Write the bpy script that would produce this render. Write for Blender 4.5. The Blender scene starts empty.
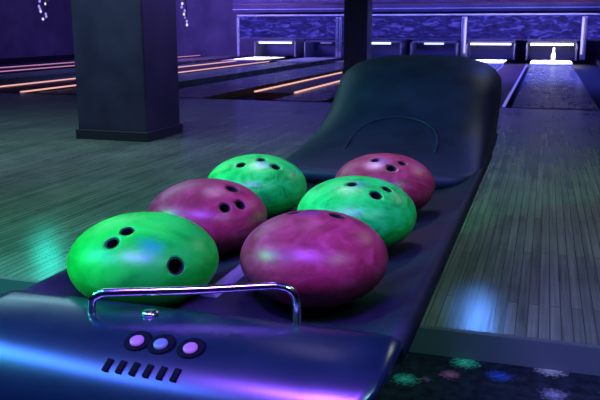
import bpy, bmesh, math, random
from mathutils import Vector, Matrix
random.seed(4)
sc = bpy.context.scene
COL = sc.collection
PI = math.pi

# ------------------------------------------------------------------ materials
def new_mat(name):
    m = bpy.data.materials.new(name); m.use_nodes = True
    nt = m.node_tree
    return m, nt, nt.nodes['Principled BSDF']

def plain(name, col, rough=.5, metal=0., spec=.5, coat=0.):
    m, nt, b = new_mat(name)
    b.inputs['Base Color'].default_value = (*col, 1)
    b.inputs['Roughness'].default_value = rough
    b.inputs['Metallic'].default_value = metal
    b.inputs['Specular IOR Level'].default_value = spec
    b.inputs['Coat Weight'].default_value = coat
    return m

def noisy(name, c1, c2, scale=8, rough=.5, metal=0., spec=.5, stretch=(1, 1, 1), detail=5, lo=.35, hi=.65, bump=0., coat=0., rvar=0.):
    m, nt, b = new_mat(name)
    N, L = nt.nodes.new, nt.links.new
    tc = N('ShaderNodeTexCoord'); mp = N('ShaderNodeMapping')
    mp.inputs['Scale'].default_value = stretch
    L(tc.outputs['Object'], mp.inputs['Vector'])
    nz = N('ShaderNodeTexNoise'); nz.inputs['Scale'].default_value = scale; nz.inputs['Detail'].default_value = detail
    L(mp.outputs[0], nz.inputs['Vector'])
    cr = N('ShaderNodeValToRGB')
    cr.color_ramp.elements[0].position = lo; cr.color_ramp.elements[0].color = (*c1, 1)
    cr.color_ramp.elements[1].position = hi; cr.color_ramp.elements[1].color = (*c2, 1)
    L(nz.outputs['Fac'], cr.inputs[0]); L(cr.outputs[0], b.inputs['Base Color'])
    b.inputs['Roughness'].default_value = rough; b.inputs['Metallic'].default_value = metal
    b.inputs['Specular IOR Level'].default_value = spec
    b.inputs['Coat Weight'].default_value = coat
    if rvar:
        mr = N('ShaderNodeMapRange'); mr.inputs['To Min'].default_value = rough - rvar; mr.inputs['To Max'].default_value = rough + rvar
        L(nz.outputs['Fac'], mr.inputs['Value']); L(mr.outputs[0], b.inputs['Roughness'])
    if bump:
        bp = N('ShaderNodeBump'); bp.inputs['Strength'].default_value = bump; bp.inputs['Distance'].default_value = .01
        L(nz.outputs['Fac'], bp.inputs['Height']); L(bp.outputs[0], b.inputs['Normal'])
    return m

def glow(name, col, strength):
    m, nt, b = new_mat(name)
    b.inputs['Base Color'].default_value = (*[c * .3 for c in col], 1)
    b.inputs['Emission Color'].default_value = (*col, 1)
    b.inputs['Emission Strength'].default_value = strength
    return m

def planks(name, dark, light, width, length, rough, rvar=.08, gap=.55):
    """wooden boards running along Y"""
    m, nt, b = new_mat(name)
    N, L = nt.nodes.new, nt.links.new
    tc = N('ShaderNodeTexCoord')
    mp = N('ShaderNodeMapping'); mp.inputs['Rotation'].default_value = (0, 0, PI / 2)
    L(tc.outputs['Object'], mp.inputs['Vector'])
    br = N('ShaderNodeTexBrick')
    br.inputs['Scale'].default_value = 1; br.inputs['Brick Width'].default_value = length; br.inputs['Row Height'].default_value = width
    br.inputs['Mortar Size'].default_value = .0022; br.inputs['Mortar Smooth'].default_value = .3
    br.inputs['Color1'].default_value = (0, 0, 0, 1); br.inputs['Color2'].default_value = (1, 1, 1, 1)
    br.inputs['Mortar'].default_value = (.5, .5, .5, 1); br.inputs['Bias'].default_value = 0
    L(mp.outputs[0], br.inputs['Vector'])
    mp2 = N('ShaderNodeMapping'); mp2.inputs['Scale'].default_value = (70, 1.8, 1)
    L(tc.outputs['Object'], mp2.inputs['Vector'])
    nz = N('ShaderNodeTexNoise'); nz.inputs['Scale'].default_value = 1.3; nz.inputs['Detail'].default_value = 8
    L(mp2.outputs[0], nz.inputs['Vector'])
    nb = N('ShaderNodeTexNoise'); nb.inputs['Scale'].default_value = 3.2; nb.inputs['Detail'].default_value = 6
    L(tc.outputs['Object'], nb.inputs['Vector'])
    m1 = N('ShaderNodeMath'); m1.operation = 'MULTIPLY'; m1.inputs[1].default_value = .18
    L(br.outputs['Color'], m1.inputs[0])
    m2 = N('ShaderNodeMath'); m2.operation = 'MULTIPLY_ADD'; m2.inputs[1].default_value = .75
    L(nz.outputs['Fac'], m2.inputs[0]); L(m1.outputs[0], m2.inputs[2])
    m3 = N('ShaderNodeMath'); m3.operation = 'MULTIPLY_ADD'; m3.inputs[1].default_value = .45
    L(nb.outputs['Fac'], m3.inputs[0]); L(m2.outputs[0], m3.inputs[2])
    cr = N('ShaderNodeValToRGB')
    cr.color_ramp.elements[0].position = .45; cr.color_ramp.elements[0].color = (*dark, 1)
    cr.color_ramp.elements[1].position = 1.0; cr.color_ramp.elements[1].color = (*light, 1)
    L(m3.outputs[0], cr.inputs[0])
    mx = N('ShaderNodeMix'); mx.data_type = 'RGBA'
    mx.inputs['B'].default_value = (*[c * (1 - gap) for c in dark], 1)
    L(br.outputs['Fac'], mx.inputs['Factor']); L(cr.outputs[0], mx.inputs['A'])
    L(mx.outputs['Result'], b.inputs['Base Color'])
    mr = N('ShaderNodeMapRange'); mr.inputs['To Min'].default_value = rough - rvar; mr.inputs['To Max'].default_value = rough + rvar
    L(nb.outputs['Fac'], mr.inputs['Value']); L(mr.outputs[0], b.inputs['Roughness'])
    bp = N('ShaderNodeBump'); bp.inputs['Strength'].default_value = .12; bp.inputs['Distance'].default_value = .004
    L(m3.outputs[0], bp.inputs['Height']); L(bp.outputs[0], b.inputs['Normal'])
    return m

def ball_mat(name, c_dark, c_mid, c_light, scale, seed, emblem=None, emblem_col=(0, .3, .3)):
    """marbled resin; emblem = (direction, radius) of a worn printed patch"""
    m, nt, b = new_mat(name)
    N, L = nt.nodes.new, nt.links.new
    tc = N('ShaderNodeTexCoord')
    mp = N('ShaderNodeMapping'); mp.inputs['Location'].default_value = (seed, seed * .7, seed * 1.3)
    mp.inputs['Scale'].default_value = (1, 1, 1.6)
    L(tc.outputs['Object'], mp.inputs['Vector'])
    nz = N('ShaderNodeTexNoise'); nz.inputs['Scale'].default_value = scale; nz.inputs['Detail'].default_value = 7
    nz.inputs['Distortion'].default_value = 1.6; nz.inputs['Roughness'].default_value = .62
    L(mp.outputs[0], nz.inputs['Vector'])
    cr = N('ShaderNodeValToRGB'); e = cr.color_ramp.elements
    e[0].position = .30; e[0].color = (*c_dark, 1)
    e[1].position = .72; e[1].color = (*c_light, 1)
    k = e.new(.48); k.color = (*c_mid, 1)
    L(nz.outputs['Fac'], cr.inputs[0])
    out = cr.outputs[0]
    if emblem:
        d, r = emblem
        vm = N('ShaderNodeVectorMath'); vm.operation = 'DISTANCE'; vm.inputs[1].default_value = d
        L(tc.outputs['Object'], vm.inputs[0])
        n2 = N('ShaderNodeTexNoise'); n2.inputs['Scale'].default_value = 90; n2.inputs['Detail'].default_value = 4
        L(tc.outputs['Object'], n2.inputs['Vector'])
        ma = N('ShaderNodeMath'); ma.operation = 'MULTIPLY_ADD'; ma.inputs[1].default_value = r * 1.5
        L(n2.outputs['Fac'], ma.inputs[0]); L(vm.outputs['Value'], ma.inputs[2])
        mr = N('ShaderNodeMapRange'); mr.inputs['From Min'].default_value = r * 1.75; mr.inputs['From Max'].default_value = r * 1.0; mr.inputs['To Max'].default_value = .75
        L(ma.outputs[0], mr.inputs['Value'])
        mx = N('ShaderNodeMix'); mx.data_type = 'RGBA'; mx.inputs['B'].default_value = (*emblem_col, 1)
        L(mr.outputs[0], mx.inputs['Factor']); L(out, mx.inputs['A']); out = mx.outputs['Result']
    L(out, b.inputs['Base Color'])
    b.inputs['Specular IOR Level'].default_value = .32
    mr2 = N('ShaderNodeMapRange'); mr2.inputs['To Min'].default_value = .26; mr2.inputs['To Max'].default_value = .5
    L(nz.outputs['Fac'], mr2.inputs['Value']); L(mr2.outputs[0], b.inputs['Roughness'])
    bp = N('ShaderNodeBump'); bp.inputs['Strength'].default_value = .08; bp.inputs['Distance'].default_value = .003
    L(nz.outputs['Fac'], bp.inputs['Height']); L(bp.outputs[0], b.inputs['Normal'])
    return m

def carpet_mat():
    """dark bowling-alley carpet with ragged coloured splashes woven into it"""
    m, nt, b = new_mat('splash_carpet')
    N, L = nt.nodes.new, nt.links.new
    tc = N('ShaderNodeTexCoord')
    nz = N('ShaderNodeTexNoise'); nz.inputs['Scale'].default_value = 34; nz.inputs['Detail'].default_value = 6
    L(tc.outputs['Object'], nz.inputs['Vector'])
    base = N('ShaderNodeValToRGB')
    base.color_ramp.elements[0].position = .35; base.color_ramp.elements[0].color = (.006, .008, .014, 1)
    base.color_ramp.elements[1].position = .7; base.color_ramp.elements[1].color = (.02, .028, .04, 1)
    L(nz.outputs['Fac'], base.inputs[0])
    out = base.outputs[0]
    # one repeat of the pattern: (x, y, radius, colour)
    S = [(-.150, 1.92, .036, (.10, .85, .38)), (-.285, 1.775, .034, (.06, .60, .42)), (-.180, 1.835, .026, (.55, .14, .26)),
         (.068, 1.94, .040, (.55, .52, .42)), (-.058, 1.865, .034, (.03, .08, .40)), (.075, 1.80, .034, (.26, .25, .34)),
         (-.318, 1.92, .016, (.30, .10, .22)), (-.235, 1.79, .014, (.30, .12, .30)), (.22, 1.86, .035, (.10, .5, .3)),
         (.32, 1.74, .03, (.5, .15, .3)), (.02, 1.66, .035, (.1, .6, .4)), (.44, 1.90, .03, (.5, .5, .4)), (.2, 1.58, .03, (.05, .1, .4)),
         (-1.17, 1.42, .06, (.30, .32, .34)), (-1.40, 1.62, .05, (.1, .5, .4)), (-1.0, 1.15, .05, (.4, .15, .3)), (-1.5, 1.2, .05, (.5, .5, .4)),
         (.3, 1.2, .05, (.1, .6, .4)), (.7, 1.5, .05, (.5, .15, .3)), (.1, .8, .05, (.5, .5, .4)), (.9, 1.0, .05, (.05, .1, .4)), (.75, 1.82, .04, (.1, .6, .4))]
    n2 = N('ShaderNodeTexNoise'); n2.inputs['Scale'].default_value = 95; n2.inputs['Detail'].default_value = 6
    L(tc.outputs['Object'], n2.inputs['Vector'])
    for x, y, r, c in S:
        vm = N('ShaderNodeVectorMath'); vm.operation = 'DISTANCE'; vm.inputs[1].default_value = (x, y, 0)
        L(tc.outputs['Object'], vm.inputs[0])
        ma = N('ShaderNodeMath'); ma.operation = 'MULTIPLY_ADD'; ma.inputs[1].default_value = r * 2.2
        L(n2.outputs['Fac'], ma.inputs[0]); L(vm.outputs['Value'], ma.inputs[2])
        mr = N('ShaderNodeMapRange'); mr.inputs['From Min'].default_value = r * 2.2; mr.inputs['From Max'].default_value = r * 1.0
        L(ma.outputs[0], mr.inputs['Value'])
        mx = N('ShaderNodeMix'); mx.data_type = 'RGBA'; mx.inputs['B'].default_value = (*c, 1)
        L(mr.outputs[0], mx.inputs['Factor']); L(out, mx.inputs['A']); out = mx.outputs['Result']
    L(out, b.inputs['Base Color']); b.inputs['Roughness'].default_value = .95; b.inputs['Specular IOR Level'].default_value = .1
    return m

def mask_mat(name, seed, strength):
    """picture panel over the pins: mottled blue shapes, blacklight on them put in as glow"""
    m, nt, b = new_mat(name)
    N, L = nt.nodes.new, nt.links.new
    tc = N('ShaderNodeTexCoord'); mp = N('ShaderNodeMapping')
    mp.inputs['Location'].default_value = (seed, 0, seed * .4); mp.inputs['Scale'].default_value = (2.2, 1, 6.5)
    L(tc.outputs['Object'], mp.inputs['Vector'])
    nz = N('ShaderNodeTexNoise'); nz.inputs['Scale'].default_value = 1.5; nz.inputs['Detail'].default_value = 4; nz.inputs['Distortion'].default_value = 1.2
    L(mp.outputs[0], nz.inputs['Vector'])
    cr = N('ShaderNodeValToRGB'); e = cr.color_ramp.elements
    e[0].position = .34; e[0].color = (.012, .010, .10, 1)
    e[1].position = .70; e[1].color = (.11, .10, .95, 1)
    k = e.new(.52); k.color = (.028, .022, .30, 1)
    L(nz.outputs['Fac'], cr.inputs[0])
    b.inputs['Base Color'].default_value = (.006, .006, .02, 1); L(cr.outputs[0], b.inputs['Emission Color'])
    b.inputs['Emission Strength'].default_value = strength * 1.15  # emission stands in for blacklight falling on the picture
    b.inputs['Specular IOR Level'].default_value = .05
    b.inputs['Roughness'].default_value = .7
    return m

M = {}
M['approach'] = planks('approach_boards', (.10, .105, .085), (.33, .34, .27), .030, 1.1, .2, .06, .15)
M['lane'] = planks('lane_boards', (.12, .10, .08), (.32, .28, .22), .045, 2.2, .26, .05)
M['carpet'] = carpet_mat()
M['gutter'] = plain('gutter_plastic', (.008, .008, .014), .5, spec=.2)
M['shell'] = noisy('return_shell_plastic', (.005, .005, .018), (.008, .008, .027), 18, .55, spec=.3, rvar=.06)
M['console'] = noisy('console_plastic', (.002, .008, .018), (.004, .012, .024), 26, .27, spec=1.)
M['tray'] = noisy('tray_rubber', (.004, .005, .009), (.008, .009, .015), 30, .6, spec=.2)
M['pedestal'] = plain('pedestal_black', (.01, .01, .014), .7)
M['ridge'] = noisy('grey_ridge_plastic', (.11, .14, .14), (.17, .21, .21), 20, .45)
M['chrome'] = plain('chrome_tube', (.75, .78, .82), .16, 1.)
M['black'] = plain('black_recess', (.003, .003, .006), .8, spec=.05)
M['hole'] = plain('finger_hole_insert', (.004, .006, .006), .6)
M['button_violet'] = glow('button_violet_light', (.50, .18, .75), .36)
M['button_pale'] = glow('button_pale_light', (.20, .26, .60), .22)
M['column'] = noisy('pillar_paint', (.022, .020, .045), (.040, .036, .068), 5, .55, rvar=.1)
M['plinth'] = plain('pillar_plinth', (.02, .022, .03), .5)
M['wall'] = noisy('dark_wall_paint', (.10, .09, .16), (.16, .14, .23), 1.4, .8)
M['ceiling'] = plain('dark_ceiling', (.05, .05, .07), .9)
M['soffit'] = noisy('soffit_paint', (.07, .07, .17), (.11, .11, .24), 2, .7)
M['frame'] = plain('mask_frame_white', (.60, .60, .75), .5)
M['pit'] = plain('pit_blue', (.10, .10, .22), .8)
M['kick'] = plain('kickback_grey', (.22, .22, .30), .6)
M['cap'] = noisy('divider_cap', (.10, .012, .02), (.17, .025, .03), 6, .35)  # red cast of the edge strips is put into the cap's colour
M['trim'] = plain('step_nosing', (.09, .11, .12), .45)
M['pin'] = plain('pin_white', (.8, .8, .78), .3)
M['cord'] = plain('cord_black', (.02, .02, .02), .6)

# ------------------------------------------------------------------ helpers
def link(name, me, mats, parent=None, smooth=False):
    if not isinstance(mats, (list, tuple)): mats = [mats]
    for m in mats: me.materials.append(m)
    if smooth:
        for p in me.polygons: p.use_smooth = True
    o = bpy.data.objects.new(name, me); COL.objects.link(o)
    if parent: o.parent = parent
    return o

def from_bm(name, bm, mats, parent=None, smooth=False, loc=None):
    bmesh.ops.recalc_face_normals(bm, faces=bm.faces)
    me = bpy.data.meshes.new(name); bm.to_mesh(me); bm.free()
    o = link(name, me, mats, parent, smooth)
    if loc: o.location = loc
    return o

def add_box(bm, c, s, rot=None, bev=0.):
    r = bmesh.ops.create_cube(bm, size=1)
    vs = r['verts']
    for v in vs:
        v.co = Vector((v.co.x * s[0], v.co.y * s[1], v.co.z * s[2]))
    if bev:
        es = list({e for v in vs for e in v.link_edges})
        out = bmesh.ops.bevel(bm, geom=es, offset=bev, segments=2, affect='EDGES', profile=.5)
        vs = list({v for f in out['faces'] for v in f.verts} | {v for v in vs if v.is_valid})
    for v in vs:
        if rot: v.co = rot @ v.co
        v.co += Vector(c)

def box(name, lo, hi, mat, parent=None, bev=0.):
    """box between two corners; origin at the middle of its underside"""
    bm = bmesh.new()
    s = [hi[i] - lo[i] for i in range(3)]
    add_box(bm, (0, 0, s[2] / 2), s, bev=bev)
    return from_bm(name, bm, mat, parent, loc=((lo[0] + hi[0]) / 2, (lo[1] + hi[1]) / 2, lo[2]))

def add_tube(bm, pts, r, n=12):
    rings = []
    up = Vector((0, 0, 1))
    for i, p in enumerate(pts):
        p = Vector(p)
        a = Vector(pts[max(i - 1, 0)]); c = Vector(pts[min(i + 1, len(pts) - 1)])
        t = (c - a).normalized()
        u = t.cross(Vector((0, 1, .01)))
        if u.length < 1e-3: u = t.cross(Vector((1, 0, 0)))
        u.normalize(); w = t.cross(u)
        rr = r[i] if isinstance(r, (list, tuple)) else r
        rings.append([bm.verts.new(p + u * rr * math.cos(2 * PI * k / n) + w * rr * math.sin(2 * PI * k / n)) for k in range(n)])
    for a, b in zip(rings, rings[1:]):
        for k in range(n): bm.faces.new((a[k], a[(k + 1) % n], b[(k + 1) % n], b[k]))
    bm.faces.new(rings[0]); bm.faces.new(rings[-1])

def add_lathe(bm, prof, n=20, M4=None):
    rings = []
    for r, z in prof:
        rings.append([bm.verts.new((r * math.cos(2 * PI * k / n), r * math.sin(2 * PI * k / n), z)) for k in range(n)])
    for a, b in zip(rings, rings[1:]):
        for k in range(n): bm.faces.new((a[k], a[(k + 1) % n], b[(k + 1) % n], b[k]))
    bm.faces.new(rings[0]); bm.faces.new(rings[-1])
    if M4:
        for ring in rings:
            for v in ring: v.co = M4 @ v.co

def empty(name, loc):
    o = bpy.data.objects.new(name, None); COL.objects.link(o)
    o.location = loc; o.empty_display_size = .1
    return o

def tag(o, label=None, cat=None, group=None, kind=None):
    if label: o['label'] = label
    if cat: o['category'] = cat
    if group: o['group'] = group
    if kind: o['kind'] = kind
    return o

def structure(o): o['kind'] = 'structure'; return o

def rel(parent, o):
    """re-express an object placed in world coordinates under its thing's empty"""
    o.parent = parent; o.location = Vector(o.location) - parent.location
    return o

def spl(pts, sub=6):
    """Catmull-Rom through pts"""
    P = [Vector(p) for p in pts]; out = []
    for i in range(len(P) - 1):
        p0 = P[max(i - 1, 0)]; p1 = P[i]; p2 = P[i + 1]; p3 = P[min(i + 2, len(P) - 1)]
        for k in range(sub):
            t = k / sub
            out.append(.5 * ((2 * p1) + (p2 - p0) * t + (2 * p0 - 5 * p1 + 4 * p2 - p3) * t * t + (3 * p1 - p0 - 3 * p2 + p3) * t ** 3))
    out.append(P[-1]); return out

# ------------------------------------------------------------------ the room
FLOOR2 = -.07            # carpet level, one low step below the approach
EDGE = 1.965             # where the approach begins
FOUL = 8.0
XL, XR = -15., 6.
YB = 22.
structure(box('floor', (XL, EDGE, -.3), (XR, FOUL, 0), M['approach']))
cf = box('floor_carpet', (XL, -3.2, FLOOR2 - .2), (XR, EDGE, FLOOR2), M['carpet'])
for v in cf.data.vertices: v.co += Vector((cf.location.x, cf.location.y, -.2 + 0))  # keep pattern in room coordinates
cf.location = (0, 0, FLOOR2); cf.data.update()
for v in cf.data.vertices: v.co.z += 0
structure(cf)
structure(box('trim_1', (XL, EDGE - .022, FLOOR2), (XR, EDGE, .004), M['trim']))
structure(box('trim_2', (XL, FOUL, -.3), (XR, FOUL + .07, .002), M['gutter']))
structure(box('wall_back', (XL, YB, -.3), (XR, YB + .2, 2.5), M['wall']))
structure(box('wall_left', (XL - .2, -3.2, -.3), (XL, YB, 2.5), M['wall']))
structure(box('wall_right', (XR, -3.2, -.3), (XR + .2, YB, 2.5), M['wall']))
structure(box('wall_front', (XL, -3.4, -.3), (XR, -3.2, 2.5), M['wall']))
structure(box('ceiling', (XL, -3.2, 2.5), (XR, YB, 2.6), M['ceiling']))
structure(box('trim_3', (-8.6, 20.75, 1.20), (XR, 21.0, 2.5), M['soffit']))
structure(box('trim_4', (-8.6, 20.68, 1.27), (XR, 20.75, 1.295), M['frame']))
structure(box('trim_5', (-8.6, 20.70, 1.40), (XR, 20.75, 1.44), M['cap']))

LANES = [.12, -1.35, -2.77, -4.21, -5.66, -7.11, -8.62, -10.9]
DECK = 20.4
DIVS = [(-.62, .24), (-3.205, .265), (-6.66, .42), (-9.93, .45)]
for x0, x1 in ((-.30, .54), (1.18, 2.02), (2.62, 3.46), (-1.77, -.93), (-2.91, -2.35), (-4.63, -3.79), (-6.08, -5.24), (-7.60, -7.13), (-9.04, -8.2), (-11.3, -10.45)):
    structure(box('lane_floor', (x0, FOUL + .07, -.3), (x1, DECK + .6, -.004), M['lane']))
structure(box('gutter_floor', (XL, FOUL + .07, -.35), (XR, YB, -.09), M['gutter']))

# lane dividers with a light strip along each edge
STRIP = [glow('amber_strip_violet', (.22, .22, 1.), .75), glow('amber_strip', (1., .52, .40), 1.), glow('amber_strip_far', (1., .50, .46), .95), glow('amber_strip_pink', (.80, .34, .66), .7)]
DL = ['lane divider with pale violet edge lights, rightmost, leading away behind the ball return hood',
      'lane divider with painted-in red glow and two amber edge lights between the two pillars',
      'lane divider with painted-in red glow and amber edge lights passing behind the wide pillar, lower pair',
      'lane divider with pink edge lights passing behind the wide pillar, farthest left']
for i, (x, hw) in enumerate(DIVS):
    y0 = FOUL + .07 if i != 1 else 9.03
    t = tag(empty('lane_divider', (x, y0, -.09)), DL[i], 'lane divider', 'lit lane dividers')
    L = (20.3 if i == 3 else 17.2) - y0
    bm = bmesh.new(); add_box(bm, (0, L / 2, .045), (2 * hw + .035, L, .0868), bev=.006)
    from_bm('cap', bm, M['cap'], t)
    for s in (-1, 1):
        bm = bmesh.new(); add_box(bm, (s * hw, L / 2, .095), (.027, L, .02), bev=.004)
        from_bm('light_strip', bm, STRIP[i], t)

# ------------------------------------------------------------------ pillars
def pillar(x0, x1, y0, y1, label):
    cx, cy = (x0 + x1) / 2, (y0 + y1) / 2
    t = empty('column', (cx, cy, 0)); t['kind'] = 'structure'; t['label'] = label; t['category'] = 'pillar'
    bm = bmesh.new(); add_box(bm, (0, 0, 1.25), (x1 - x0, y1 - y0, 2.5), bev=.012)
    from_bm('shaft', bm, M['column'], t)
    bm = bmesh.new(); add_box(bm, (0, 0, .035), (x1 - x0 + .03, y1 - y0 + .03, .07), bev=.006)
    from_bm('plinth', bm, M['plinth'], t)
pillar(-3.235, -2.67, 4.80, 5.33, 'wide dark square pillar standing on the approach, left of the ball return')
pillar(-3.40, -2.98, 13.2, 13.6, 'slim dark pillar far back, rising behind the ball return hood')

# ------------------------------------------------------------------ pin end of the lanes
PB, PD = glow('post_tube', (.62, .56, 1.), 1.0), glow('post_tube_dim', (.35, .32, 1.), .45)
PX = glow('post_tube_faint', (.3, .3, .9), .12)
POST = {(3., -1): PB, (3., 1): PB, (11., -1): PX, (11., 1): PX, (23., -1): PD, (23., 1): PX, (31., -1): PX, (31., 1): PX}
UN = [(-2.06, .86, 3., 'rightmost pair of lanes', .62), (-5.40, -2.06, 11., 'lanes behind the ball return hood', .55), (-8.38, -5.42, 23., 'lanes just right of the wide pillar', .60), (.86, 3.8, 31., 'lanes at the right edge of the frame', .62)]
for x0, x1, seed, where, st in UN:
    cx = (x0 + x1) / 2; w = x1 - x0
    t = tag(empty('mask_unit', (cx, 20.5, 0)), 'blue mottled panel with painted-in glow above the ' + where, 'mask panel', 'picture panels above the pins')
    bm = bmesh.new(); add_box(bm, (0, .06, .80), (w - .08, .04, .58)); from_bm('picture_panel', bm, mask_mat('mask_picture', seed, st), t)
    bm = bmesh.new(); add_box(bm, (0, .02, 1.115), (w, .09, .04)); from_bm('top_rail', bm, M['frame'], t)
    bm = bmesh.new(); add_box(bm, (0, .03, .49), (w - .08, .07, .035)); from_bm('bottom_rail', bm, M['soffit'], t)
    for s in (-1, 1):
        bm = bmesh.new(); add_box(bm, (s * (w / 2 - .035), -.03, .53), (.065, .06, 1.06), bev=.008); fp = from_bm('frame_post', bm, M['frame'], t)
        bm = bmesh.new(); add_tube(bm, [(s * (w / 2 - .035), -.085, .14 if seed != 23. else .25), (s * (w / 2 - .035), -.085, 1.02)], .022, 10); from_bm('light_tube', bm, POST[(seed, s)], fp)

PW = [(.12, 1.0, 5.5, (1, .92, .75)), (-1.35, 1.0, 3., (.72, .66, 1.)), (-2.77, .5, 1.6, (.55, .6, 1.)), (-4.21, .62, 2.6, (.6, .75, 1.)), (-5.66, .3, .12, (.5, .5, 1)), (-7.11, .95, 2.0, (.85, .82, 1.))]
WH = ['rightmost lane', 'second lane from the right', 'lane just left of the thin bright post', 'lane beside the slim far pillar', 'dim lane left of the slim far pillar', 'leftmost lit lane, right of the wide pillar']
for i, (x, lw, st, c) in enumerate(PW):
    t = tag(empty('pinsetter', (x, 20.4, -.004)), 'pin pit with light tube ending the ' + WH[i], 'pinsetter', 'pin pits at the far end')
    bm = bmesh.new(); add_box(bm, (0, .5, .24), (1.18, .04, .48)); from_bm('pit_curtain', bm, M['pit'], t)
    for s in (-1, 1):
        bm = bmesh.new(); add_box(bm, (s * .585, .1, .2), (.04, .9, .4), bev=.006); from_bm('kickback', bm, M['kick'], t)
    bm = bmesh.new(); add_tube(bm, [(-lw / 2, -.30, .385), (lw / 2, -.30, .385)], .024); from_bm('light_tube', bm, glow('pin_tube', c, st), t)
    bm = bmesh.new(); add_box(bm, (0, -.24, .43), (1.16, .05, .05)); from_bm('light_housing', bm, M['pit'], t)
    dk = [(.12, .95), (-1.35, .8), (-2.77, .6), (-4.21, .9), (-5.66, .2), (-7.11, .9)][i][1]
    bm = bmesh.new(); add_box(bm, (0, -1.85, .008), (.90, 2.3, .012)); from_bm('pin_deck', bm, plain('pin_deck_white', (.8, .8, .85), .25), t)

pin = bmesh.new()
add_lathe(pin, [(.026, 0), (.028, .01), (.045, .06), (.052, .10), (.046, .15), (.028, .20), (.021, .232), (.026, .26), (.029, .278), (.024, .298), (.012, .309)], 16)
p = from_bm('bowling_pin', pin, M['pin'], smooth=True, loc=(.17, 19.4, .012))
tag(p, 'small white bowling pin standing on the deck of the rightmost lane', 'bowling pin')

# small cords of violet lights hanging near the wide pillar
VL = glow('violet_bulb', (.42, .32, 1.), .9)
VP = glow('lilac_bulb', (.75, .72, 1.), 1.1)
for nm, x, y, z0, lab in (('a', -5.02, 7.0, .86, 'short strand of violet bulbs hanging left of the wide pillar'), ('b', -3.42, 7.0, .80, 'short strand of violet bulbs hanging right of the wide pillar')):
    t = tag(empty('hanging_lights', (x, y, z0)), lab, 'string lights', 'strands of violet bulbs')
    bm = bmesh.new(); add_tube(bm, spl([(0, 0, 0), (.02, 0, .2), (-.01, 0, .5), (0, 0, 2.5 - z0)]), .006, 6); from_bm('cord', bm, M['cord'], t)
    r = random.Random(7 if nm == 'a' else 11)
    for k in range(12 if nm == 'a' else 7):
        zz = .02 + k * (.026 if nm == 'a' else .034)
        bm = bmesh.new()
        px = r.uniform(-.07, .07) if nm == 'a' else -.03 + .05 * (1 - k / 7) + r.uniform(-.01, .01)
        add_lathe(bm, [(.003, -.014), (.010, -.008), (.013, 0), (.009, .010), (.004, .016)], 8)
        from_bm('bulb', bm, VP if k % 3 == 0 else VL, t, True, loc=(px, r.uniform(-.03, .03), zz))

# ------------------------------------------------------------------ the ball return
RX = -.40
ret = tag(empty('ball_return', (RX, 1.4, FLOOR2)), 'dark blue bowling ball return with rounded hood, ball tray and lit front console', 'ball return')
# the tray: a long trough whose sides taper inward to a narrow foot
TX = (-.56, -.305)              # centre lines of the two grooves
xl, xr = -.685, -.138
def top_profile(k=1.):
    pr = []
    pr += [(xl - .004, .418), (xl, .436), (xl + .008, .440), (xl + .018, .438)]
    import_n = 9
    def groove(a, b, za, zb, zl):
        out = []
        for i in range(import_n):
            t = i / (import_n - 1); x = a + (b - a) * t
            e = za + (zb - za) * t
            s = math.sin(PI * t) ** .8
            out.append((x, e * (1 - s) + zl * s))
        return out
    pr += groove(xl + .024, -.447, .434, .428, .4005)
    pr += groove(-.418, xr - .024, .428, .434, .4005)
    pr += [(xr - .018, .438), (xr - .008, .440), (xr, .436), (xr + .004, .418)]
    return pr
def tray_section():
    return top_profile() + [(-.215, .35), (-.33, .24), (-.365, .05), (-.365, 0.), (-.45, 0.), (-.45, .05), (-.485, .24), (-.60, .35)]
bm = bmesh.new()
ys = [.83, .95, 1.2, 1.5, 1.8, 2.1, 2.35]
rings = []
for y in ys:
    zf = 0 if y > EDGE else FLOOR2
    rings.append([bm.verts.new((x - RX, y - 1.4, (z if z > .01 else .0) - FLOOR2)) for x, z in tray_section()])
n = len(rings[0])
for a, b in zip(rings, rings[1:]):
    for k in range(n): bm.faces.new((a[k], a[(k + 1) % n], b[(k + 1) % n], b[k]))
bm.faces.new(rings[0]); bm.faces.new(rings[-1])
tr = from_bm('ball_tray', bm, M['tray'], ret)
for pz in tr.data.polygons: pz.use_smooth = abs(pz.normal.y) < .9
tr['label'] = 'dark trough with two grooves for the balls'
# foot that carries it down to the carpet
bm = bmesh.new(); add_box(bm, (-.4075 - RX, 1.38 - 1.4, .035), (.12, 1.0, .07), bev=.01); from_bm('foot', bm, M['pedestal'], ret)
# pale ridge between the grooves
bm = bmesh.new()
rr = []
for y in (.93, .97, 1.4, 1.9, 2.2):
    rr.append([bm.verts.new((x - RX, y - 1.4, z - FLOOR2)) for x, z in [(-.450, .416), (-.446, .428), (-.440, .433), (-.425, .433), (-.419, .428), (-.415, .416)]])
for a, b in zip(rr, rr[1:]):
    for k in range(6): bm.faces.new((a[k], a[(k + 1) % 6], b[(k + 1) % 6], b[k]))
bm.faces.new(rr[0]); bm.faces.new(rr[-1])
o = from_bm('centre_ridge', bm, M['ridge'], ret); o['label'] = 'pale grey ridge between the two ball grooves'

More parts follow.
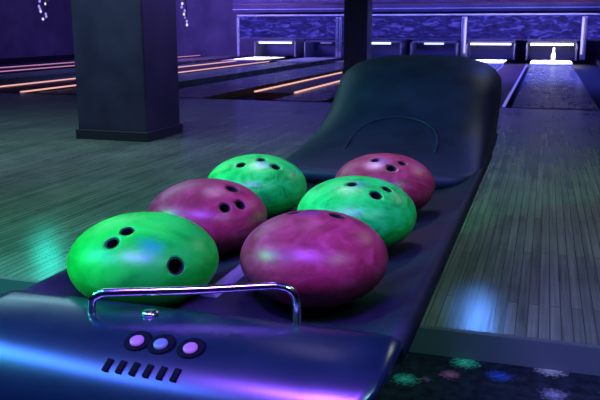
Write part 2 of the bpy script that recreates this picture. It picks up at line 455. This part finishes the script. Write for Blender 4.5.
# the hood: a tall rounded hump over the mouth where the balls come up
def ring_pts(cx, cy, hw, hd, n, pw):
    out = []
    for k in range(n):
        a = 2 * PI * k / n
        ca, sa = math.cos(a), math.sin(a)
        out.append((cx + hw * math.copysign(abs(ca) ** (2 / pw), ca), cy + hd * math.copysign(abs(sa) ** (2 / pw), sa)))
    return out
bm = bmesh.new()
HX = -.40
prof = [  # z, centre x, half width, front y, back y, squareness
    (.00, -.4075, .075, 2.20, 2.78, 4.), (.05, -.4075, .076, 2.20, 2.78, 4.), (.22, -.405, .105, 2.17, 2.80, 4.), (.33, -.408, .205, 2.10, 2.82, 5.),
    (.405, -.4115, .268, 1.86, 2.84, 8.), (.436, -.4115, .2735, 1.84, 2.845, 8.), (.442, -.4115, .268, 1.88, 2.845, 7.), (.455, -.408, .266, 1.97, 2.845, 6.), (.48, -.402, .263, 2.07, 2.84, 5.), (.51, -.396, .260, 2.14, 2.84, 4.4), (.55, -.390, .257, 2.20, 2.83, 4.), (.60, -.386, .254, 2.245, 2.82, 3.7),
    (.635, -.384, .250, 2.275, 2.80, 3.5), (.662, -.386, .234, 2.31, 2.77, 3.2), (.683, -.386, .208, 2.35, 2.73, 2.9), (.698, -.388, .165, 2.40, 2.68, 2.6), (.707, -.382, .12, 2.46, 2.63, 2.3), (.710, -.382, .04, 2.52, 2.58, 2.)]
NR = 56
rings = []
for z, cx, hw, yf, yb, pw in prof:
    rings.append([bm.verts.new((x - RX, y - 1.4, z - FLOOR2)) for x, y in ring_pts(cx, (yf + yb) / 2, hw, (yb - yf) / 2, NR, pw)])
for a, b in zip(rings, rings[1:]):
    for k in range(NR): bm.faces.new((a[k], a[(k + 1) % NR], b[(k + 1) % NR], b[k]))
bm.faces.new(rings[0]); bm.faces.new(rings[-1])
hood = from_bm('hood', bm, M['shell'], ret, True)
hood['label'] = 'tall rounded dark hood at the back of the return'
# mouth: a low arch with a raised lip on the hood's front
bm = bmesh.new()
def front_y(x, z):
    for p, q in zip(prof, prof[1:]):
        if p[0] <= z <= q[0]:
            t = (z - p[0]) / (q[0] - p[0]); c, hw, yf, yb, pw = [p[i] + (q[i] - p[i]) * t for i in range(1, 6)]
            u = min(.99, abs(x - c) / hw)
            return (yf + yb) / 2 - (yb - yf) / 2 * (1 - u ** pw) ** (1 / pw)
arch = []
for k in range(17):
    a = PI * k / 16
    x = -.392 + .125 * math.cos(a); z = .470 + .075 * math.sin(a) ** .8
    # follow the front slope
    y = front_y(x, z)
    arch.append((x - RX, y - 1.4 - .001, z - FLOOR2))
add_tube(bm, arch, .0035, 8)
from_bm('mouth_lip', bm, M['shell'], hood, True)
bm = bmesh.new()      # the rubber flap inside the arch, a thin sheet following the hood's front
grid = []
for k in range(17):
    a = PI * k / 16
    col_ = []
    for q in range(7):
        x = -.392 + .122 * math.cos(a); zt = .470 + .072 * math.sin(a) ** .8; z = .470 + (zt - .470) * q / 6
        col_.append(((x - RX), z, front_y(x, z) - 1.4))
    grid.append(col_)
for off in (-.0015, .006):
    vs = [[bm.verts.new((x, y + off, z - FLOOR2)) for x, z, y in c] for c in grid]
    for a, b in zip(vs, vs[1:]):
        for q in range(6): bm.faces.new((a[q], a[q + 1], b[q + 1], b[q]))
bmesh.ops.remove_doubles(bm, verts=bm.verts, dist=1e-5)
from_bm('mouth_flap', bm, M['shell'], hood)

# front console: dished top rolling over into a wide rounded nose
cp = [(.846, .412), (.843, .432), (.836, .443), (.826, .4485), (.812, .450), (.79, .4485), (.75, .4415), (.72, .431), (.70, .4175), (.685, .400), (.675, .378), (.670, .355), (.672, .332), (.682, .314), (.70, .303), (.73, .295), (.78, .25), (.82, .17), (.846, .15)]
bm = bmesh.new()
secs = [(-.690, .90), (-.686, .955), (-.678, .985), (-.664, 1.), (-.60, 1.), (-.50, 1.), (-.40, 1.), (-.30, 1.), (-.22, 1.), (-.162, 1.), (-.148, .985), (-.140, .955), (-.136, .90)]
rings = []
for x, k in secs:
    ring = []
    for y, z in cp:
        cy, cz = .79, .33
        yy = cy + (y - cy) * k; zz = cz + (z - cz) * k
        xc = -.413
        inset = .80 * max(0., .432 - zz) * (abs(x - xc) / .275) ** 3      # the ends draw in underneath
        xx = x - math.copysign(inset, x - xc)
        ring.append(bm.verts.new((xx - RX, yy - 1.4, zz - FLOOR2)))
    rings.append(ring)
n = len(cp)
for a, b in zip(rings, rings[1:]):
    for k in range(n): bm.faces.new((a[k], a[(k + 1) % n], b[(k + 1) % n], b[k]))
bm.faces.new(rings[0]); bm.faces.new(rings[-1])
con = from_bm('console', bm, M['console'], ret)
for pz in con.data.polygons: pz.use_smooth = abs(pz.normal.x) < .8
con['label'] = 'glossy dark console with a rounded nose along the front'

def on_nose(t):
    """point and outward normal on the console's front roll, t runs from the crest down"""
    pts = cp[5:14]
    f = t * (len(pts) - 1); i = min(int(f), len(pts) - 2); f -= i
    y = pts[i][0] + (pts[i + 1][0] - pts[i][0]) * f; z = pts[i][1] + (pts[i + 1][1] - pts[i][1]) * f
    dy, dz = pts[i + 1][0] - pts[i][0], pts[i + 1][1] - pts[i][1]
    nrm = Vector((0, dz, -dy)).normalized()
    return Vector((0, y, z)), nrm
def nose_matrix(x, t, lift=0., spin=0.):
    p, nrm = on_nose(t)
    ex = Vector((1, 0, 0)); ey = nrm.cross(ex)
    R = Matrix((ex, ey, nrm)).transposed().to_4x4()
    q = Vector((x - RX, p.y - 1.4, p.z - FLOOR2)) + nrm * lift
    return Matrix.Translation(q) @ R @ Matrix.Rotation(spin, 4, 'Z')
for x, t, m in ((-.436, .165, 'button_violet'), (-.405, .165, 'button_pale'), (-.367, .165, 'button_violet')):
    Mx = nose_matrix(x, t)
    bm = bmesh.new(); add_lathe(bm, [(.0170, -.006), (.0172, .0010), (.0150, .0028), (.0115, .0022)], 24, Mx); bz = from_bm('button_bezel', bm, M['black'], con, True)
    bm = bmesh.new(); add_lathe(bm, [(.0085, -.004), (.0085, .0040), (.0072, .0052), (.003, .0058)], 24, Mx @ Matrix.Translation((0, -.002, 0))); bt = from_bm('button', bm, M[m], con, True)
    bt['label'] = 'small pale blue lit button' if m == 'button_pale' else 'small violet lit button'
for k in range(6):
    x = -.456 + k * .0172
    bm = bmesh.new()
    add_box(bm, (0, 0, 0), (.0085, .017, .004), bev=.0015)
    Mx = nose_matrix(x, .345, .0003, -.12)
    for v in bm.verts: v.co = Mx @ v.co
    o = from_bm('vent_slot', bm, M['black'], con)

# chrome stop rail across the front of the tray
hp = [(-.527, .786, .440), (-.527, .786, .456), (-.523, .785, .467), (-.512, .787, .4735), (-.495, .791, .4755), (-.40, .818, .4795), (-.315, .846, .484), (-.298, .852, .4835), (-.286, .856, .479), (-.279, .858, .469), (-.277, .858, .450), (-.277, .858, .403)]
bm = bmesh.new(); add_tube(bm, [(q.x - RX, q.y - 1.4, q.z - FLOOR2) for q in spl(hp, 5)], .0054, 14)
o = from_bm('stop_rail', bm, M['chrome'], ret, True); o['label'] = 'bent chrome rail in front of the balls'
bm = bmesh.new(); add_lathe(bm, [(.012, 0), (.012, .003), (.006, .006)], 16, Matrix.Translation((-.452 - RX, .80 - 1.4, .4485 - FLOOR2))); o = from_bm('screw_cap', bm, M['chrome'], ret, True)

# ------------------------------------------------------------------ the balls
RA, RC = .108, .067          # the balls as the picture shows them: wider than tall
AX = Vector((RA, RA, RC))
def make_ball(pos, mat, holes, label, group):
    bm = bmesh.new()
    bmesh.ops.create_icosphere(bm, subdivisions=5, radius=1)
    for v in bm.verts: v.co = Vector((v.co.x * RA, v.co.y * RA, v.co.z * RC))
    me = bpy.data.meshes.new('bowling_ball'); bm.to_mesh(me); bm.free()
    ball = link('bowling_ball', me, mat)
    cups = []
    cb = bmesh.new()
    for d, hr in holes:
        d = Vector(d).normalized()
        p = Vector((d.x * RA, d.y * RA, d.z * RC)); nrm = Vector((d.x / RA, d.y / RA, d.z / RC)).normalized()
        Q = nrm.to_track_quat('Z', 'Y').to_matrix().to_4x4()
        T = Matrix.Translation(p) @ Q
        add_lathe(cb, [(hr, -.030), (hr, .02)], 24, T)
        cups.append((T, hr))
    bmesh.ops.recalc_face_normals(cb, faces=cb.faces)
    cm = bpy.data.meshes.new('tmp'); cb.to_mesh(cm); cb.free()
    cut = bpy.data.objects.new('tmp', cm); COL.objects.link(cut)
    md = ball.modifiers.new('b', 'BOOLEAN'); md.object = cut; md.operation = 'DIFFERENCE'; md.solver = 'EXACT'
    dg = bpy.context.evaluated_depsgraph_get()
    nm = bpy.data.meshes.new_from_object(ball.evaluated_get(dg))
    ball.modifiers.clear(); ball.data = nm; nm.name = 'bowling_ball'
    bpy.data.objects.remove(cut); bpy.data.meshes.remove(cm)
    for p in nm.polygons:
        c = p.center; p.use_smooth = (Vector((c.x / RA, c.y / RA, c.z / RC)).length > .985)
    for T, hr in cups:
        bm = bmesh.new()
        hb = hr - .0006
        # a thin sleeve with a floor
        prof_o = [(.0005, -.0285), (hb, -.0285), (hb, -.0015), (hb - .0018, -.0015), (hb - .0018, -.0265), (.0005, -.0265)]
        add_lathe(bm, prof_o, 20, T)
        from_bm('finger_hole', bm, M['hole'], ball)
    ball.location = pos
    tag(ball, label, 'bowling ball', group)
    return ball
G_ = ((.0, .40, .018), (.004, .60, .028), (.02, .72, .05))
G2 = ((.0, .24, .025), (.003, .50, .05), (.02, .64, .10))
R_ = ((.17, .012, .022), (.26, .019, .044), (.40, .042, .09))
GR = 'balls waiting in the return tray'
def emb(d, k=1.0): d = Vector(d).normalized(); return (d.x * RA * k, d.y * RA * k, d.z * RC * k)
make_ball((-.537, .94, .470), ball_mat('green_front', *G_, 9, 1.3, (emb((.45, -.63, .635)), .024), (.01, .34, .15)),
          [((-.028, -.722, .692), .0105), ((.062, -.503, .862), .0105), ((.772, -.579, .263), .0125)],
          'bright green bowling ball with three finger holes, nearest left behind the chrome rail', GR)
make_ball((-.303, 1.02, .472), ball_mat('maroon_front', *R_, 16, 4.1, (emb((-.067, .0, .963)), .022), (.12, .02, .10)),
          [((-.30, .05, .95), .0105), ((-.10, .25, .95), .0105), ((.30, .06, .95), .0125)],
          'nearest maroon bowling ball, scuffed, at the front right of the tray', GR)
make_ball((-.562, 1.215, .467), ball_mat('maroon_middle', *R_, 18, 7.7),
          [((.585, -.607, .537), .0105), ((.748, -.37, .552), .0105), ((.50, -.10, .85), .0125)],
          'maroon bowling ball directly behind the nearest green ball', GR)
make_ball((-.308, 1.305, .470), ball_mat('green_middle', *G2, 20, 2.9, (emb((.10, -.33, .92)), .024), (.0, .16, .10)),
          [((.434, -.512, .741), .0115), ((.002, -.355, .935), .0095), ((.548, -.207, .81), .0095)],
          'green bowling ball between the two maroon balls in the right row', GR)
make_ball((-.572, 1.49, .468), ball_mat('green_back', *G2, 22, 5.5, (emb((.30, -.40, .86)), .020), (.0, .2, .16)),
          [((-.102, -.547, .831), .0105), ((.534, -.349, .77), .0105), ((.2, -.25, .93), .0095)],
          'farthest green bowling ball, at the back of the left row', GR)
make_ball((-.312, 1.575, .470), ball_mat('maroon_back', *R_, 20, 9.2, (emb((.0, -.45, .88)), .026), (.14, .03, .14)),
          [((.246, -.618, .746), .0115), ((-.108, -.408, .907), .0095), ((.406, -.354, .842), .0095)],
          'farthest maroon bowling ball, at the back of the right row before the hood', GR)

# ------------------------------------------------------------------ lights
def area(name, loc, to, size, col, W, sy=None, spread=PI):
    l = bpy.data.lights.new(name, 'AREA'); l.energy = W; l.color = col
    l.shape = 'RECTANGLE' if sy else 'DISK'; l.size = size
    if sy: l.size_y = sy
    l.spread = spread
    o = bpy.data.objects.new(name, l); COL.objects.link(o); o.location = loc
    o.rotation_euler = (Vector(to) - Vector(loc)).to_track_quat('-Z', 'Y').to_euler()
    return o
def spot(name, loc, to, col, W, deg, blend=.8, r=.1):
    l = bpy.data.lights.new(name, 'SPOT'); l.energy = W; l.color = col; l.spot_size = math.radians(deg); l.spot_blend = blend; l.shadow_soft_size = r
    o = bpy.data.objects.new(name, l); COL.objects.link(o); o.location = loc
    o.rotation_euler = (Vector(to) - Vector(loc)).to_track_quat('-Z', 'Y').to_euler()
    return o
area('blue_tube_left', (-1.75, .05, 2.1), (-.75, .75, .4), 1.5, (.05, .16, 1.), 14, .28, 1.5)
area('violet_tube_right', (-.32, .06, 2.2), (-.25, .75, .4), 1.1, (.18, .05, 1.), 35, .24, 1.5)
area('added_pale_fill', (-.55, .0, 2.3), (-.42, 1.15, .4), .4, (1., .50, .55), 1.0, None, 1.1)  # unseen fill added in front of the balls to warm the maroon
area('ball_lamp_violet', (-.85, 2.45, 2.2), (-.42, 1.52, .45), .4, (.62, .50, 1.), .9, None, .46)
spot('added_green_ball_fill', (-2.6, .0, 2.1), (-.545, .95, .5), (.05, 1., .22), 45, 7, 1., .1)  # added spot, only there to turn the front ball greener
area('green_lamp_left', (-3.0, .2, 2.1), (-1.1, 1.5, .2), .5, (.03, 1., .40), 30, None, 1.4)
area('approach_lamp_right', (1.1, 3.8, 2.3), (.7, 3.9, 0), 1., (.88, 1., .80), 12)
area('approach_lamp_left', (-3.4, 4.2, 2.3), (-3.2, 4.6, 0), 2.2, (.42, .92, 1.), 48)
spot('blue_floor_spot', (-.44, 6.9, 1.87), (-.14, 1.99, 0), (.10, .30, 1.), 30, 2.7, .9, .08)
spot('teal_floor_spot', (-4.65, 6.24, 1.6), (-1.5, 2.0, 0), (.02, 1., .75), 11, 6, 1., .12)
spot('added_hood_blue_fill', (.6, 5.2, 2.3), (-.2, 2.5, .68), (.10, .14, 1.), 50, 14, 1., .1)  # added near the hood, stands in for the far blue lights on its edge
area('added_pillar_side_fill', (-.6, 7.6, 2.3), (-2.7, 5.1, .9), .5, (.26, .18, 1.), 10, None, 1.2)  # unseen light put in to tint the pillar's right face violet
area('added_carpet_fill', (1.3, .2, 2.3), (.2, 1.7, 0), .5, (.3, .85, .9), 6, None, 1.2)  # no fixture here, added to lift the dark carpet
area('far_violet_lamp', (-9., 17., 2.3), (-9., 21.5, .6), 3., (.28, .18, 1.), 380, 1.)
area('lane_blue_lamp', (-.3, 15.5, 2.4), (-.3, 15.5, 0), 4., (.05, .09, 1.), 480, 7., 1.5)
area('lane_blue_lamp_left', (-6.5, 14., 2.4), (-6.5, 14., 0), 5., (.14, .20, 1.), 130, 6., 1.8)
area('added_pit_blue_fill', (-1.8, 18.6, 1.9), (-1.8, 21., .25), 7., (.12, .12, 1.), 90, .4)  # added wash that gives the dark pits their blue haze
area('added_pillar_front_fill', (-3.9, 1.2, 2.3), (-3.0, 4.8, .9), .5, (.30, .20, 1.), 4, None, 1.2)  # weak unseen light added to turn the pillar front violet
for i, (x, lw, st, c) in enumerate(PW):
    area('pin_deck_lamp', (x, 18.9, .62), (x, 18.9, 0), .9, c, [80, 70, 12, 20, 1, 50][i], 1.6, 1.6)

w = bpy.data.worlds.new('dark'); sc.world = w; w.use_nodes = True
w.node_tree.nodes['Background'].inputs[0].default_value = (.02, .02, .06, 1)
w.node_tree.nodes['Background'].inputs[1].default_value = .2

# ------------------------------------------------------------------ camera
cam = bpy.data.cameras.new('camera'); co = bpy.data.objects.new('camera', cam); COL.objects.link(co)
cam.sensor_width = 36; cam.lens = 760 * 36 / 600; cam.clip_start = .05
co.location = (0, 0, .8)
pitch, yaw = 12.8238, 17.6499
co.rotation_euler = (math.radians(90 - pitch), 0, math.radians(yaw))
sc.camera = co
sc.view_settings.view_transform = 'Standard'; sc.view_settings.look = 'None'
sc.view_settings.exposure = 0; sc.view_settings.gamma = 1; sc.view_settings.use_curve_mapping = False
sc.cycles.use_denoising = True
sc.cycles.max_bounces = 6
